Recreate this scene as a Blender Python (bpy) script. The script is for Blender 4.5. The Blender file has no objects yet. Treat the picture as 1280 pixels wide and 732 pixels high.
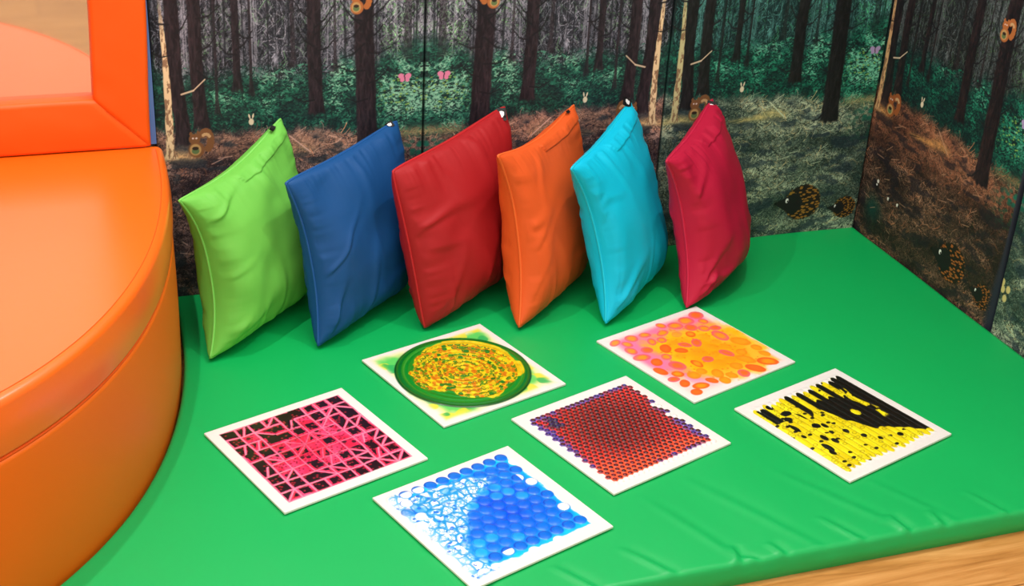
import bpy, math, random
import numpy as np
from mathutils import Vector, Matrix

scene = bpy.context.scene
COL = scene.collection
ZO = 0.045            # thickness of the floor mat: everything is laid out from the mat's top, then lifted by this

# ------------------------------------------------------------------ helpers
def s2l(c):
    c = np.asarray(c, float) / 255.0
    return np.where(c <= 0.04045, c / 12.92, ((c + 0.055) / 1.055) ** 2.4)

def lin(r, g, b):
    v = s2l([r, g, b]); return (float(v[0]), float(v[1]), float(v[2]), 1.0)

def sst(a, b, x):
    t = np.clip((x - a) / (b - a), 0, 1); return t * t * (3 - 2 * t)

def hsh(ix, iy, seed):
    n = (ix.astype(np.int64) * 374761393 + iy.astype(np.int64) * 668265263 + int(seed) * 1442695041) & 0xFFFFFFFF
    n = ((n ^ (n >> 13)) * 1274126177) & 0xFFFFFFFF
    n = ((n ^ (n >> 16)) * 2246822519) & 0xFFFFFFFF
    return ((n ^ (n >> 15)) & 0xFFFFFF) / float(0xFFFFFF)

def vnoise(x, y, seed=0):
    ix = np.floor(x); iy = np.floor(y); fx = x - ix; fy = y - iy
    fx = fx * fx * (3 - 2 * fx); fy = fy * fy * (3 - 2 * fy)
    a = hsh(ix, iy, seed); b = hsh(ix + 1, iy, seed); c = hsh(ix, iy + 1, seed); d = hsh(ix + 1, iy + 1, seed)
    return (a * (1 - fx) + b * fx) * (1 - fy) + (c * (1 - fx) + d * fx) * fy

def fbm(x, y, seed=0, o=4):
    s = 0; a = 0.5; t = 0
    for i in range(o):
        s = s + a * vnoise(x, y, seed + i * 17); t += a; a *= 0.5; x = x * 2.03 + 3.1; y = y * 2.03 + 1.7
    return s / t

def worley(x, y, seed=0):
    """distance to nearest and second nearest jittered point, and a random id of the nearest"""
    ix = np.floor(x); iy = np.floor(y)
    f1 = np.full(x.shape, 9.0); f2 = np.full(x.shape, 9.0); idv = np.zeros(x.shape)
    for dx in (-1, 0, 1):
        for dy in (-1, 0, 1):
            cx = ix + dx; cy = iy + dy
            px = cx + hsh(cx, cy, seed); py = cy + hsh(cx, cy, seed + 5)
            d = np.hypot(px - x, py - y); k = hsh(cx, cy, seed + 9)
            near = d < f1
            f2 = np.where(near, f1, np.minimum(f2, d)); idv = np.where(near, k, idv); f1 = np.where(near, d, f1)
    return f1, f2, idv

def ridged(x, y, seed, w):
    n = np.abs(vnoise(x, y, seed) - 0.5); return np.clip(1 - n / w, 0, 1)

def seg_dist(x, y, ax, ay, bx, by):
    dx, dy = bx - ax, by - ay
    t = np.clip(((x - ax) * dx + (y - ay) * dy) / (dx * dx + dy * dy), 0, 1)
    return np.hypot(x - ax - t * dx, y - ay - t * dy), t

class Paint:
    def __init__(s, shape): s.c = np.zeros(shape + (3,))
    def over(s, col, m):
        m = np.clip(m, 0, 1)[..., None]
        col = np.asarray(col, float)
        s.c = s.c * (1 - m) + col * m

def mesh_np(name, co, faces, mat, parent=None, smooth=True, col=None, uv=None):
    me = bpy.data.meshes.new(name)
    co = np.asarray(co, np.float32); faces = np.asarray(faces, np.int32)
    me.vertices.add(len(co)); me.vertices.foreach_set('co', co.ravel())
    n, k = faces.shape
    me.loops.add(n * k); me.loops.foreach_set('vertex_index', faces.ravel())
    me.polygons.add(n); me.polygons.foreach_set('loop_start', np.arange(n, dtype=np.int32) * k)
    me.polygons.foreach_set('loop_total', np.full(n, k, np.int32))
    me.polygons.foreach_set('use_smooth', np.full(n, smooth, bool))
    me.update(calc_edges=True); me.validate()
    if col is not None:
        at = me.color_attributes.new('paint', 'FLOAT_COLOR', 'POINT')
        c4 = np.ones((len(co), 4), np.float32); c4[:, :3] = s2l(np.clip(col.reshape(-1, 3), 0, 255))
        at.data.foreach_set('color', c4.ravel())
    o = bpy.data.objects.new(name, me); COL.objects.link(o)
    if mat: me.materials.append(mat)
    if parent: o.parent = parent
    return o

def grid_faces(nu, nv, wrap=False, flip=False):
    """vertices indexed i*nv + j, i in nu, j in nv"""
    ni = nu if wrap else nu - 1
    i = np.arange(ni)[:, None]; j = np.arange(nv - 1)[None, :]
    i2 = (i + 1) % nu
    f = np.stack([i * nv + j, i2 * nv + j, i2 * nv + j + 1, i * nv + j + 1], -1).reshape(-1, 4)
    return f[:, ::-1] if flip else f

def pydata(name, verts, faces, mat, parent=None, smooth=False):
    me = bpy.data.meshes.new(name); me.from_pydata([tuple(v) for v in verts], [], [tuple(f) for f in faces]); me.update()
    for p in me.polygons: p.use_smooth = smooth
    o = bpy.data.objects.new(name, me); COL.objects.link(o); me.materials.append(mat)
    if parent: o.parent = parent
    return o

def box(name, lo, hi, mat, parent=None, bevel=0.0):
    x0, y0, z0 = lo; x1, y1, z1 = hi
    v = [(x0, y0, z0), (x1, y0, z0), (x1, y1, z0), (x0, y1, z0), (x0, y0, z1), (x1, y0, z1), (x1, y1, z1), (x0, y1, z1)]
    f = [(0, 3, 2, 1), (4, 5, 6, 7), (0, 1, 5, 4), (1, 2, 6, 5), (2, 3, 7, 6), (3, 0, 4, 7)]
    o = pydata(name, v, f, mat, parent)
    if bevel:
        m = o.modifiers.new('bevel', 'BEVEL'); m.width = bevel; m.segments = 3
        for p in o.data.polygons: p.use_smooth = True
    return o

def empty(name, loc=(0, 0, 0), rz=0.0):
    o = bpy.data.objects.new(name, None); COL.objects.link(o); o.location = loc; o.rotation_euler = (0, 0, rz)
    o.empty_display_size = 0.05; return o

def tag(o, label, cat, group=None):
    o['label'] = label; o['category'] = cat
    if group: o['group'] = group

def structure(o): o['kind'] = 'structure'; return o

def tube(name, pts, rad, mat, parent=None, closed=False, ns=8):
    P = np.asarray(pts, float); n = len(P)
    if closed: T = np.roll(P, -1, 0) - np.roll(P, 1, 0)
    else: T = np.gradient(P, axis=0)
    T /= np.linalg.norm(T, axis=1)[:, None] + 1e-12
    N = np.zeros_like(P); ref = np.array([0.3, 0.5, 0.81]); v = ref - T[0] * (ref @ T[0]); v /= np.linalg.norm(v)
    for i in range(n):
        v = v - T[i] * (v @ T[i]); v /= np.linalg.norm(v) + 1e-12; N[i] = v
    B = np.cross(T, N)
    r = np.broadcast_to(np.asarray(rad, float), (n,))
    a = np.linspace(0, 2 * np.pi, ns, endpoint=False)
    co = P[:, None, :] + r[:, None, None] * (np.cos(a)[None, :, None] * N[:, None, :] + np.sin(a)[None, :, None] * B[:, None, :])
    i = np.arange(n if closed else n - 1)[:, None]; j = np.arange(ns)[None, :]
    i2 = (i + 1) % n; j2 = (j + 1) % ns
    f = np.stack([i * ns + j, i2 * ns + j, i2 * ns + j2, i * ns + j2], -1).reshape(-1, 4)
    return mesh_np(name, co.reshape(-1, 3), f, mat, parent)

# ------------------------------------------------------------------ materials
def new_mat(name):
    m = bpy.data.materials.new(name); m.use_nodes = True
    nt = m.node_tree; b = nt.nodes['Principled BSDF']; return m, nt, b

def vinyl(name, rgb, rough=0.38, coat=0.0, bump=0.15, scale=60.0, var=0.06, spec=0.5, coat_rough=0.25, weave=0.0):
    m, nt, b = new_mat(name); N = nt.nodes; L = nt.links
    tc = N.new('ShaderNodeTexCoord')
    n1 = N.new('ShaderNodeTexNoise'); n1.inputs['Scale'].default_value = 3.0; n1.inputs['Detail'].default_value = 4
    L.new(tc.outputs['Object'], n1.inputs['Vector'])
    mix = N.new('ShaderNodeMix'); mix.data_type = 'RGBA'
    c = np.array(lin(*rgb)[:3])
    mix.inputs[6].default_value = tuple(c * (1 - var)) + (1,); mix.inputs[7].default_value = tuple(np.clip(c * (1 + var), 0, 1)) + (1,)
    L.new(n1.outputs['Fac'], mix.inputs[0]); L.new(mix.outputs[2], b.inputs['Base Color'])
    b.inputs['Roughness'].default_value = rough; b.inputs['Specular IOR Level'].default_value = spec
    b.inputs['Coat Weight'].default_value = coat; b.inputs['Coat Roughness'].default_value = coat_rough
    n2 = N.new('ShaderNodeTexNoise'); n2.inputs['Scale'].default_value = scale; n2.inputs['Detail'].default_value = 3
    L.new(tc.outputs['Object'], n2.inputs['Vector'])
    bp = N.new('ShaderNodeBump'); bp.inputs['Strength'].default_value = bump; bp.inputs['Distance'].default_value = 0.002
    L.new(n2.outputs['Fac'], bp.inputs['Height']); L.new(bp.outputs['Normal'], b.inputs['Normal'])
    if weave:
        n3 = N.new('ShaderNodeTexNoise'); n3.inputs['Scale'].default_value = 900; n3.inputs['Detail'].default_value = 1
        L.new(tc.outputs['Object'], n3.inputs['Vector'])
        bp2 = N.new('ShaderNodeBump'); bp2.inputs['Strength'].default_value = weave; bp2.inputs['Distance'].default_value = 0.0004
        L.new(n3.outputs['Fac'], bp2.inputs['Height']); L.new(bp.outputs['Normal'], bp2.inputs['Normal']); L.new(bp2.outputs['Normal'], b.inputs['Normal'])
    return m

def printed(name, rough, spec, coat=0.0, grain=0.0, coat_rough=0.06):
    m, nt, b = new_mat(name); N = nt.nodes; L = nt.links
    a = N.new('ShaderNodeAttribute'); a.attribute_name = 'paint'
    L.new(a.outputs['Color'], b.inputs['Base Color'])
    b.inputs['Roughness'].default_value = rough; b.inputs['Specular IOR Level'].default_value = spec
    b.inputs['Coat Weight'].default_value = coat; b.inputs['Coat Roughness'].default_value = coat_rough
    if grain:
        tc = N.new('ShaderNodeTexCoord'); n2 = N.new('ShaderNodeTexNoise'); n2.inputs['Scale'].default_value = 250
        L.new(tc.outputs['Object'], n2.inputs['Vector'])
        bp = N.new('ShaderNodeBump'); bp.inputs['Strength'].default_value = grain; bp.inputs['Distance'].default_value = 0.001
        L.new(n2.outputs['Fac'], bp.inputs['Height']); L.new(bp.outputs['Normal'], b.inputs['Normal'])
    return m

def plain(name, rgb, rough=0.6, spec=0.4, metal=0.0):
    m, nt, b = new_mat(name); N = nt.nodes; L = nt.links
    tc = N.new('ShaderNodeTexCoord'); n1 = N.new('ShaderNodeTexNoise'); n1.inputs['Scale'].default_value = 8
    L.new(tc.outputs['Object'], n1.inputs['Vector'])
    mix = N.new('ShaderNodeMix'); mix.data_type = 'RGBA'; c = np.array(lin(*rgb)[:3])
    mix.inputs[6].default_value = tuple(c * 0.97) + (1,); mix.inputs[7].default_value = tuple(np.clip(c * 1.03, 0, 1)) + (1,)
    L.new(n1.outputs['Fac'], mix.inputs[0]); L.new(mix.outputs[2], b.inputs['Base Color'])
    b.inputs['Roughness'].default_value = rough; b.inputs['Specular IOR Level'].default_value = spec; b.inputs['Metallic'].default_value = metal
    return m

def wood_mat():
    m, nt, b = new_mat('pale_wood_floor'); N = nt.nodes; L = nt.links
    tc = N.new('ShaderNodeTexCoord'); mp = N.new('ShaderNodeMapping'); mp.inputs['Scale'].default_value = (2.2, 26, 1); mp.inputs['Rotation'].default_value = (0, 0, math.radians(-3))
    L.new(tc.outputs['Object'], mp.inputs['Vector'])
    n = N.new('ShaderNodeTexNoise'); n.inputs['Scale'].default_value = 1.6; n.inputs['Detail'].default_value = 8; n.inputs['Roughness'].default_value = 0.62; n.inputs['Distortion'].default_value = 0.8
    L.new(mp.outputs['Vector'], n.inputs['Vector'])
    r = N.new('ShaderNodeValToRGB'); e = r.color_ramp.elements
    e[0].position = 0.28; e[0].color = lin(160, 104, 44); e[1].position = 0.72; e[1].color = lin(222, 168, 102)
    k = e.new(0.5); k.color = lin(198, 140, 74)
    L.new(n.outputs['Fac'], r.inputs['Fac'])
    br = N.new('ShaderNodeTexBrick'); br.inputs['Scale'].default_value = 1.0; br.inputs['Brick Width'].default_value = 1.3; br.inputs['Row Height'].default_value = 0.19
    br.inputs['Mortar Size'].default_value = 0.0015; br.inputs['Color1'].default_value = (1, 1, 1, 1); br.inputs['Color2'].default_value = (0.86, 0.84, 0.82, 1); br.inputs['Mortar'].default_value = (0.35, 0.25, 0.18, 1)
    L.new(tc.outputs['Object'], br.inputs['Vector'])
    mx = N.new('ShaderNodeMix'); mx.data_type = 'RGBA'; mx.blend_type = 'MULTIPLY'; mx.inputs[0].default_value = 1
    L.new(r.outputs['Color'], mx.inputs[6]); L.new(br.outputs['Color'], mx.inputs[7]); L.new(mx.outputs[2], b.inputs['Base Color'])
    b.inputs['Roughness'].default_value = 0.42; b.inputs['Specular IOR Level'].default_value = 0.35
    return m

def emit(name, rgb, st):
    m, nt, b = new_mat(name)
    b.inputs['Base Color'].default_value = (0.9, 0.9, 0.9, 1); b.inputs['Emission Color'].default_value = tuple(rgb) + (1,); b.inputs['Emission Strength'].default_value = st
    return m

M_ORANGE = vinyl('orange_vinyl', (238, 106, 14), rough=0.38, coat=0.30, coat_rough=0.22, bump=0.12, scale=25, spec=0.5)
M_ORANGE_S = vinyl('seat_side_vinyl', (226, 106, 12), rough=0.5, bump=0.15, scale=25, spec=0.3)
M_ORANGE_F = vinyl('deep_orange_vinyl', (232, 90, 10), rough=0.48, coat=0.0, bump=0.15, scale=25, spec=0.35)
M_GREENMAT = vinyl('green_vinyl', (0, 172, 86), rough=0.46, coat=0.0, bump=0.10, scale=20, spec=0.5, var=0.03)
M_BLUEBACK = vinyl('blue_vinyl', (70, 110, 170), rough=0.5)
M_MURAL = printed('forest_print_vinyl', 0.6, 0.3, grain=0.15)
M_GEL = printed('coloured_gel', 0.30, 0.35, coat=0.22, coat_rough=0.05)
M_TILE = plain('white_board', (232, 230, 226), 0.45, 0.4)
M_WALL = plain('off_white_paint', (226, 222, 214), 0.8, 0.2)
M_CEIL = plain('ceiling_paint', (235, 233, 228), 0.85, 0.2)
M_FLOOR = wood_mat()
M_TAGB = plain('black_ribbon', (14, 14, 16), 0.6)
M_TAGW = plain('white_thread', (240, 240, 240), 0.7)
M_MIRROR = plain('mirror_silver', (232, 232, 228), 0.045, 0.5, 1.0)
M_TRIM = plain('white_trim', (225, 225, 222), 0.5)

# ------------------------------------------------------------------ room shell (z = 0 is the top of the mat)
RX0, RX1, RY0, RY1, RZ1 = -5.2, 0.06, -5.2, 0.05, 2.2
structure(box('floor', (RX0, RY0, -ZO - 0.05), (RX1 + .1, RY1 + .1, -ZO), M_FLOOR))
structure(box('ceiling', (RX0, RY0, RZ1), (RX1, RY1, RZ1 + 0.05), M_CEIL))
structure(box('wall_back', (RX0, RY1, -ZO), (RX1 + .1, RY1 + 0.1, RZ1), M_WALL))
structure(box('wall_right', (RX1, RY0, -ZO), (RX1 + 0.1, RY1, RZ1), M_WALL))
structure(box('wall_left', (RX0 - 0.1, RY0, -ZO), (RX0, RY1, RZ1), M_WALL))
structure(box('wall_front', (RX0, RY0 - 0.1, -ZO), (RX1, RY0, RZ1), M_WALL))

# ------------------------------------------------------------------ forest print, painted once on a canonical panel
PW = 0.585
NU = 450
ZLO, ZMID, ZTOP = -ZO, 0.72, 1.25
zrow = np.concatenate([np.linspace(ZLO, ZMID, 588), np.linspace(ZMID, ZTOP, 80)[1:]])
NZ = len(zrow)
urow = np.linspace(0, 1, NU)
U, Z = np.meshgrid(urow, zrow, indexing='ij')
X = U * PW

DZ = (ZMID - ZLO) / 587
def strokes(img, seed, n, zlo, zhi, ang, length, bend, colour, alpha=.9, keep=None, thick=0.0, ulo=0.0, uhi=1.0):
    """short curved strokes printed over the sheet; colour(u, z, r) gives one colour per stroke"""
    r = np.random.RandomState(seed)
    u0 = r.uniform(ulo, uhi, n); z0 = r.uniform(zlo, zhi, n)
    if keep is not None:
        k = keep(u0, z0) > r.uniform(0, 1, n); u0 = u0[k]; z0 = z0[k]; n = len(u0)
    a = ang(r, n); L = r.uniform(length[0], length[1], n); b = r.uniform(-bend, bend, n)
    c = colour(u0, z0, r); al = alpha * r.uniform(.65, 1, n); th = r.uniform(0, 1, n) < thick
    K = 44
    t = np.linspace(0, 1, K)[None, :]
    aa = a[:, None] + b[:, None] * t
    st_ = L[:, None] / K
    x = u0[:, None] * PW + np.cumsum(np.cos(aa) * st_, 1); z = z0[:, None] + np.cumsum(np.sin(aa) * st_, 1)
    ii = np.round(x / PW * (NU - 1)).astype(int); jj = np.round((z - ZLO) / DZ).astype(int)
    for q in range(n):
        i_, j_ = ii[q], jj[q]
        if th[q]: i_ = np.concatenate([i_, i_ + 1, i_]); j_ = np.concatenate([j_, j_, j_ + 1])
        ok = (i_ >= 0) & (i_ < NU) & (j_ >= 0) & (j_ < NZ); i_ = i_[ok]; j_ = j_[ok]
        img[i_, j_] = img[i_, j_] * (1 - al[q]) + c[q] * al[q]

def forest(kind, hogs=True):
    p = Paint(U.shape)
    teal = kind in ('teal',)
    red = kind == 'russet'
    dark_up = kind == 'russet'
    # --- far forest: a thicket of thin stems and twigs
    mot = fbm(X * 320, Z * 260, 8, 3); big = fbm(X * 16, Z * 9, 4, 3); stems = fbm(X * 120, Z * 5, 3, 3)
    wx = X + 0.010 * (fbm(X * 50, Z * 30, 160, 2) - .5); wz = Z + 0.010 * (fbm(X * 50, Z * 40, 161, 2) - .5)
    sq = np.zeros_like(X)
    for k, (an, fa, fb) in enumerate([(1.5, 26, 150), (1.75, 30, 140), (1.2, 34, 150), (1.62, 40, 210), (.6, 50, 190), (-.7, 50, 190)]):
        ca, sa = math.cos(an), math.sin(an)
        sq = np.maximum(sq, ridged((wx * ca + wz * sa) * fa, (-wx * sa + wz * ca) * fb, 170 + k, .16) * (.45 + .55 * vnoise(X * 60, Z * 60, 180 + k)))
    v = 0.06 + 0.60 * sq + 0.55 * (mot - 0.5) + 0.9 * (big - 0.5) + 1.0 * (stems - .5)
    mist = np.exp(-((U - 0.44) / 0.10) ** 2) * sst(0.46, 0.62, Z)
    right = np.exp(-((U - .67) / .06) ** 2) * .9 + sst(0.78, 0.88, U)
    v = v * (1 - .55 * mist) + 0.24 * mist + 0.16 * right - .10 * np.exp(-((U - .53) / .05) ** 2)
    v = np.clip(v, 0, 1)[..., None]
    dk = np.array([18, 22, 30.]); lt = np.array([176, 176, 192.]) if not teal else np.array([98, 166, 160.])
    if teal: dk = np.array([8, 30, 32.])
    if red: lt = np.array([104, 114, 116.]); dk = np.array([16, 20, 22.])
    p.c = dk * (1 - v) + lt * v
    f1, f2, idv = worley(X * 120, Z * 160, 21)
    up = (sst(0.80, 0.90, U) * 0.9 + .75 * np.exp(-((U - .68) / .05) ** 2) + .35 * np.exp(-((U - .22) / .08) ** 2) + 0.10) * sst(0.46, 0.60, fbm(X * 22, Z * 24, 31, 3)) * 1.1
    g = np.array([122, 176, 124.]) if not teal else np.array([70, 172, 132.])
    if red: g = g * .6
    p.over(g * .55, (idv > 0.30) * sst(0.50, 0.3, f1) * up * .8)
    p.over(g, (idv > 0.58) * sst(0.42, 0.2, f1) * up)
    dark3 = dk; lite3 = lt
    def twc(u, z, r):
        k = r.uniform(0, 1, len(u)); br = .45 + .55 * fbm(u * 9, z * 9, 501, 2); rt = sst(.75, .9, u)
        w = np.where(k < .52, 0.0, 1.3 * (.35 + .65 * r.uniform(0, 1, len(u))) * (br + .25 * rt))[:, None]
        c = dark3 * (1 - w) + lite3 * 1.1 * w
        gr = (r.uniform(0, 1, len(u)) < .10 + .30 * rt)[:, None]
        return np.where(gr, c * np.array([.75, 1.05, .70]), c)
    strokes(p.c, 61, 5200, .44, .74, lambda r, n: r.choice([1.57, 1.2, 2.0, .5, -.6], n, p=[.4, .2, .2, .1, .1]) + r.uniform(-.3, .3, n), (.006, .030), 1.2, twc, .62)
    # thin dark stems
    rs = np.random.RandomState(5)
    for k in range(15):
        x0 = rs.uniform(0, 1); w = rs.uniform(0.0012, 0.0032); ln = rs.uniform(-0.02, 0.02)
        d = np.abs(X - x0 * PW - ln * (Z - .5)); zb = rs.uniform(0.42, 0.52)
        p.over(dk * 0.9, sst(w * 1.3, w * 0.5, d) * sst(zb, zb + .02, Z) * 0.6)
    for k in range(9):
        x0 = rs.uniform(0.02, 0.98); w = rs.uniform(0.0008, 0.0018)
        d = np.abs(X - x0 * PW - rs.uniform(-0.03, 0.03) * (Z - .5))
        p.over(lt * 0.95, sst(w * 1.3, w * 0.5, d) * sst(.5, .54, Z) * 0.5)
    p.over(lt * 1.15, np.exp(-((U - 0.44) / 0.010) ** 2 - ((Z - 0.535) / 0.012) ** 2) * 0.7 * (.4 + sq))
    # --- undergrowth
    edge = 0.50 + 0.035 * (fbm(X * 30, Z * 0 + 2, 12, 3) - 0.5) * 2 + 0.035 * sst(0.75, 1, U) - 0.01 * np.cos((U - .42) * 6)
    lv = np.zeros_like(X)
    for k, (an, fa, fb) in enumerate([(.15, 60, 150), (-.35, 60, 140), (.7, 70, 150), (-.9, 70, 160), (0, 90, 210)]):
        ca, sa = math.cos(an), math.sin(an)
        lv = np.maximum(lv, ridged((wx * ca + wz * sa) * fa, (-wx * sa + wz * ca) * fb, 270 + k, .20) * (.3 + .7 * hsh(np.floor(wx * 75), np.floor(wz * 120), 280 + k)))
    G = lambda u0, z0, su, sz: np.exp(-((U - u0) / su) ** 2 - ((Z - z0) / sz) ** 2)
    bright = .24 + .62 * G(.44, .50, .07, .03) + .25 * G(.38, .45, .10, .03) + 1.0 * G(.68, .49, .05, .035) + .25 * G(.68, .43, .06, .03) + .9 * G(.93, .46, .10, .06) + .3 * G(.24, .45, .05, .03) + .2 * G(.95, .38, .1, .03)
    cl = fbm(X * 34, Z * 44, 44, 3)
    shade = np.clip(bright * (.05 + 1.5 * lv) * (1 + 3.0 * (cl - .5)) + .30 * (mot - .5) + .04, 0, 1)
    shade = shade * (0.60 if red else 1.0)
    shade = np.clip(shade, 0, 1)[..., None]
    a0 = np.array([8, 26, 30.]); a1 = np.array([24, 122, 94.]); a2 = np.array([128, 208, 176.])
    if kind == 'plum': a0 = np.array([14, 30, 34.]); a1 = np.array([34, 112, 88.]); a2 = np.array([146, 206, 174.])
    fol = np.where(shade < .5, a0 * (1 - shade * 2) + a1 * shade * 2, a1 * (2 - shade * 2) + a2 * (shade * 2 - 1))
    f1, f2, idv = worley(X * 105, Z * 175, 41)
    p.over(fol, sst(edge + 0.035, edge - 0.02, Z + 0.03 * (mot - .5) + .03 * (cl - .5)) * 0.94)
    def lfc(u, z, r):
        b = .22 + .62 * np.exp(-((u - .44) / .07) ** 2 - ((z - .50) / .03) ** 2) + .8 * np.exp(-((u - .68) / .05) ** 2 - ((z - .49) / .035) ** 2) + .7 * np.exp(-((u - .93) / .10) ** 2 - ((z - .46) / .06) ** 2) + .3 * np.exp(-((u - .24) / .05) ** 2 - ((z - .45) / .03) ** 2)
        w = np.clip(b * (r.uniform(0, 1, len(u)) ** 1.3) * 2.2 * (.6 + .8 * fbm(u * 20, z * 30, 503, 2)) * (.6 if red else 1), 0, 1)[:, None]
        dkm = (r.uniform(0, 1, len(u)) < .42)[:, None]
        c = np.where(w < .5, a0 * (1 - w * 2) + a1 * w * 2, a1 * (2 - w * 2) + a2 * (w * 2 - 1))
        return np.where(dkm, a0, c)
    strokes(p.c, 62, 5200, .375, .535, lambda r, n: r.uniform(-.7, .7, n), (.003, .010), 1.6, lfc, .85, thick=.5, keep=lambda u, z: sst(.535, .49, z))
    # yellowish leaves
    p.over((150, 190, 90), (idv > 0.8) * sst(.45, .2, f1) * sst(.78, .9, U) * sst(.5, .47, Z) * sst(.38, .42, Z) * .8)
    # --- straw floor
    gl = 0.392 - 0.035 * U - 0.02 * sst(.6, .8, U) + 0.010 * (fbm(X * 40, Z * 0, 51, 3) - .5) * 2
    wx = X + 0.012 * (fbm(X * 30, Z * 30, 60, 2) - .5); wz = Z + 0.012 * (fbm(X * 30, Z * 30, 61, 2) - .5)
    st = np.zeros_like(X)
    for k, (an, fx, fz) in enumerate([(0.1, 22, 140), (0.55, 24, 130), (-0.5, 24, 130), (1.1, 26, 130), (-1.0, 28, 130), (0.3, 36, 200), (-0.25, 36, 200), (1.6, 30, 160)]):
        ca, sa = math.cos(an), math.sin(an)
        st = np.maximum(st, ridged((wx * ca + wz * sa) * fx, (-wx * sa + wz * ca) * fz, 70 + k, 0.15) * (0.25 + 0.75 * vnoise(wx * 55 + k, wz * 80, 90 + k)))
    lum = 0.10 + 0.80 * st + 1.15 * (fbm(X * 12, Z * 28, 80, 4) - 0.46) + 0.30 * (mot - .5)
    near = sst(0.33, 0.20, Z)
    lum = lum * (1.0 - 0.38 * near if kind != 'teal' else 1.0 - 0.05 * near)
    if kind == 'plum': c0 = np.array([28, 24, 36.]); c1 = np.array([206, 166, 150.])
    elif kind == 'teal': c0 = np.array([20, 42, 42.]); c1 = np.array([178, 192, 164.])
    else: c0 = np.array([22, 18, 20.]); c1 = np.array([168, 126, 100.]); lum = lum * .95
    lum = np.clip(lum, 0, 1)[..., None]
    straw = c0 * (1 - lum) + c1 * lum
    p.over(straw, sst(gl + 0.012, gl - 0.012, Z + 0.012 * (mot - .5)))
    def stc(u, z, r):
        k = r.uniform(0, 1, len(u)); patch = np.clip(.35 + 1.8 * (fbm(u * 7, z * 28, 80, 3) - .42), .12, 1) * np.where(z < .22, .72 if kind != 'teal' else .9, 1.0)
        w = np.where(k < .40, .05, np.where(k < .8, .30 + .4 * r.uniform(0, 1, len(u)), .85 + .2 * r.uniform(0, 1, len(u)))) * patch * (1.6 if kind == 'plum' else 1.9)
        w = np.clip(w, 0, 1.2)[:, None]
        c = c0 * .8 * (1 - w) + c1 * w
        warm = (r.uniform(0, 1, len(u)) < .25)[:, None]
        return np.where(warm, c * np.array([1.12, .95, .82]), c)
    strokes(p.c, 63, 12500, ZLO, .40, lambda r, n: r.choice([0, .35, -.35, 1.0, -1.0], n) + r.uniform(-.4, .4, n), (.008, .034), 1.8, stc, .85, keep=lambda u, z: sst(.396 - .035 * u, .380 - .035 * u, z))
    if red:   # reddish sunlit straw further up
        p.over(c0 * .4 + np.array([200, 110, 74.]) * .75, np.clip(st * 1.2, 0, 1) * sst(.2, .3, Z) * sst(gl, gl - .02, Z) * .55)
        p.over((14, 66, 58), np.exp(-((U - .14) / .06) ** 2 - ((Z - .08) / .035) ** 2) * .8)
    if kind == 'plum':
        p.over((208, 150, 118), np.clip(st * 1.3, 0, 1) * sst(.30, .34, Z) * sst(gl, gl - .015, Z) * .5)
    # cool dark patches
    p.over((30, 46, 58) if not red else (26, 24, 34), sst(.56, .70, fbm(X * 26, Z * 60, 91, 3)) * sst(gl, gl - .03, Z) * .6)
    # sunlit bank under the pale trunk and fallen log
    sun = (250, 205, 140) if kind == 'plum' else ((226, 206, 128) if teal else (236, 170, 96))
    bank = np.exp(-((Z - 0.328 - 0.006 * np.sin(U * 22)) / 0.010) ** 2) * sst(-.05, .02, U) * sst(.20, .08, U)
    log = np.exp(-((Z - 0.318 - 0.03 * (U - .3) - 0.008 * np.exp(-((U - .5) / .05) ** 2)) / (0.006 + 0.008 * np.exp(-((U - .5) / .06) ** 2))) ** 2) * sst(.27, .36, U) * sst(.60, .54, U)
    p.over(sun, np.clip(bank + (0.9 if kind != 'plum' else .45) * log, 0, 1) * (.35 + .65 * st))
    # twigs on the floor
    for k in range(46):
        x0 = rs.uniform(0, PW); z0 = rs.uniform(0.0, 0.38); a = rs.uniform(-.9, .9); l = rs.uniform(.012, .04)
        d, t = seg_dist(X, Z, x0, z0, x0 + l * math.cos(a), z0 + l * math.sin(a) * .7)
        p.over(c1 * 1.12 if k % 3 else c0, sst(.0016, .0004, d) * (Z < gl - .01) * .7)
    d, t = seg_dist(X, Z, .485 * PW, .362, .562 * PW, .322); p.over(np.clip(c1 * 1.1, 0, 235), sst(.0022, .0008, d))
    # right-hand lower corner: fern and pale straw by the seam
    p.over((196, 178, 120) if kind != 'russet' else (150, 126, 84), np.exp(-((Z - .352 + .02 * (1 - U)) / .012) ** 2) * sst(.8, .9, U) * (.3 + .7 * st) * .8)
    f1, f2, idv = worley(X * 60, Z * 90, 141)
    p.over(np.array([28, 132, 112.]), sst(.6, .2, f1) * np.exp(-((U - 1.0) / .07) ** 2 - ((Z - .312) / .018) ** 2) * 1.2)
    p.over((20, 70, 54), sst(.5, .2, f1) * sst(.80, .97, U) * sst(.22, .27, Z) * sst(.36, .3, Z) * .6)
    # --- trunks
    bark = fbm(X * 240, Z * 60, 100, 4); bark2 = ridged(X * 190, Z * 40, 104, .12)
    def trunk(pts, w0, w1, base, a=1.0, tone=(24, 20, 27), hi=(86, 68, 74)):
        zs = np.array([q[1] for q in pts]); us = np.array([q[0] for q in pts]) * PW; o = np.argsort(zs)
        cx = np.interp(Z, zs[o], us[o]); w = np.interp(Z, [base, ZTOP], [w0, w1]) + 0.006 * np.exp(-(Z - base) / .02)
        s = (X - cx) / w + 0.12 * (vnoise(X * 0 + Z * 60, X * 30, 9) - .5)
        m = sst(1.0, .82, np.abs(s)) * sst(base - .006, base + .004, Z + .008 * (vnoise(X * 200, Z * 0, 6) - .5)) * a
        lumt = np.clip(.02 + .72 * (bark - .32) + .22 * bark2 + .12 * -s + (.08 * sst(.5, .3, Z)), 0, 1)[..., None]
        tn = np.array(tone, float); h = np.array(hi, float)
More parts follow.
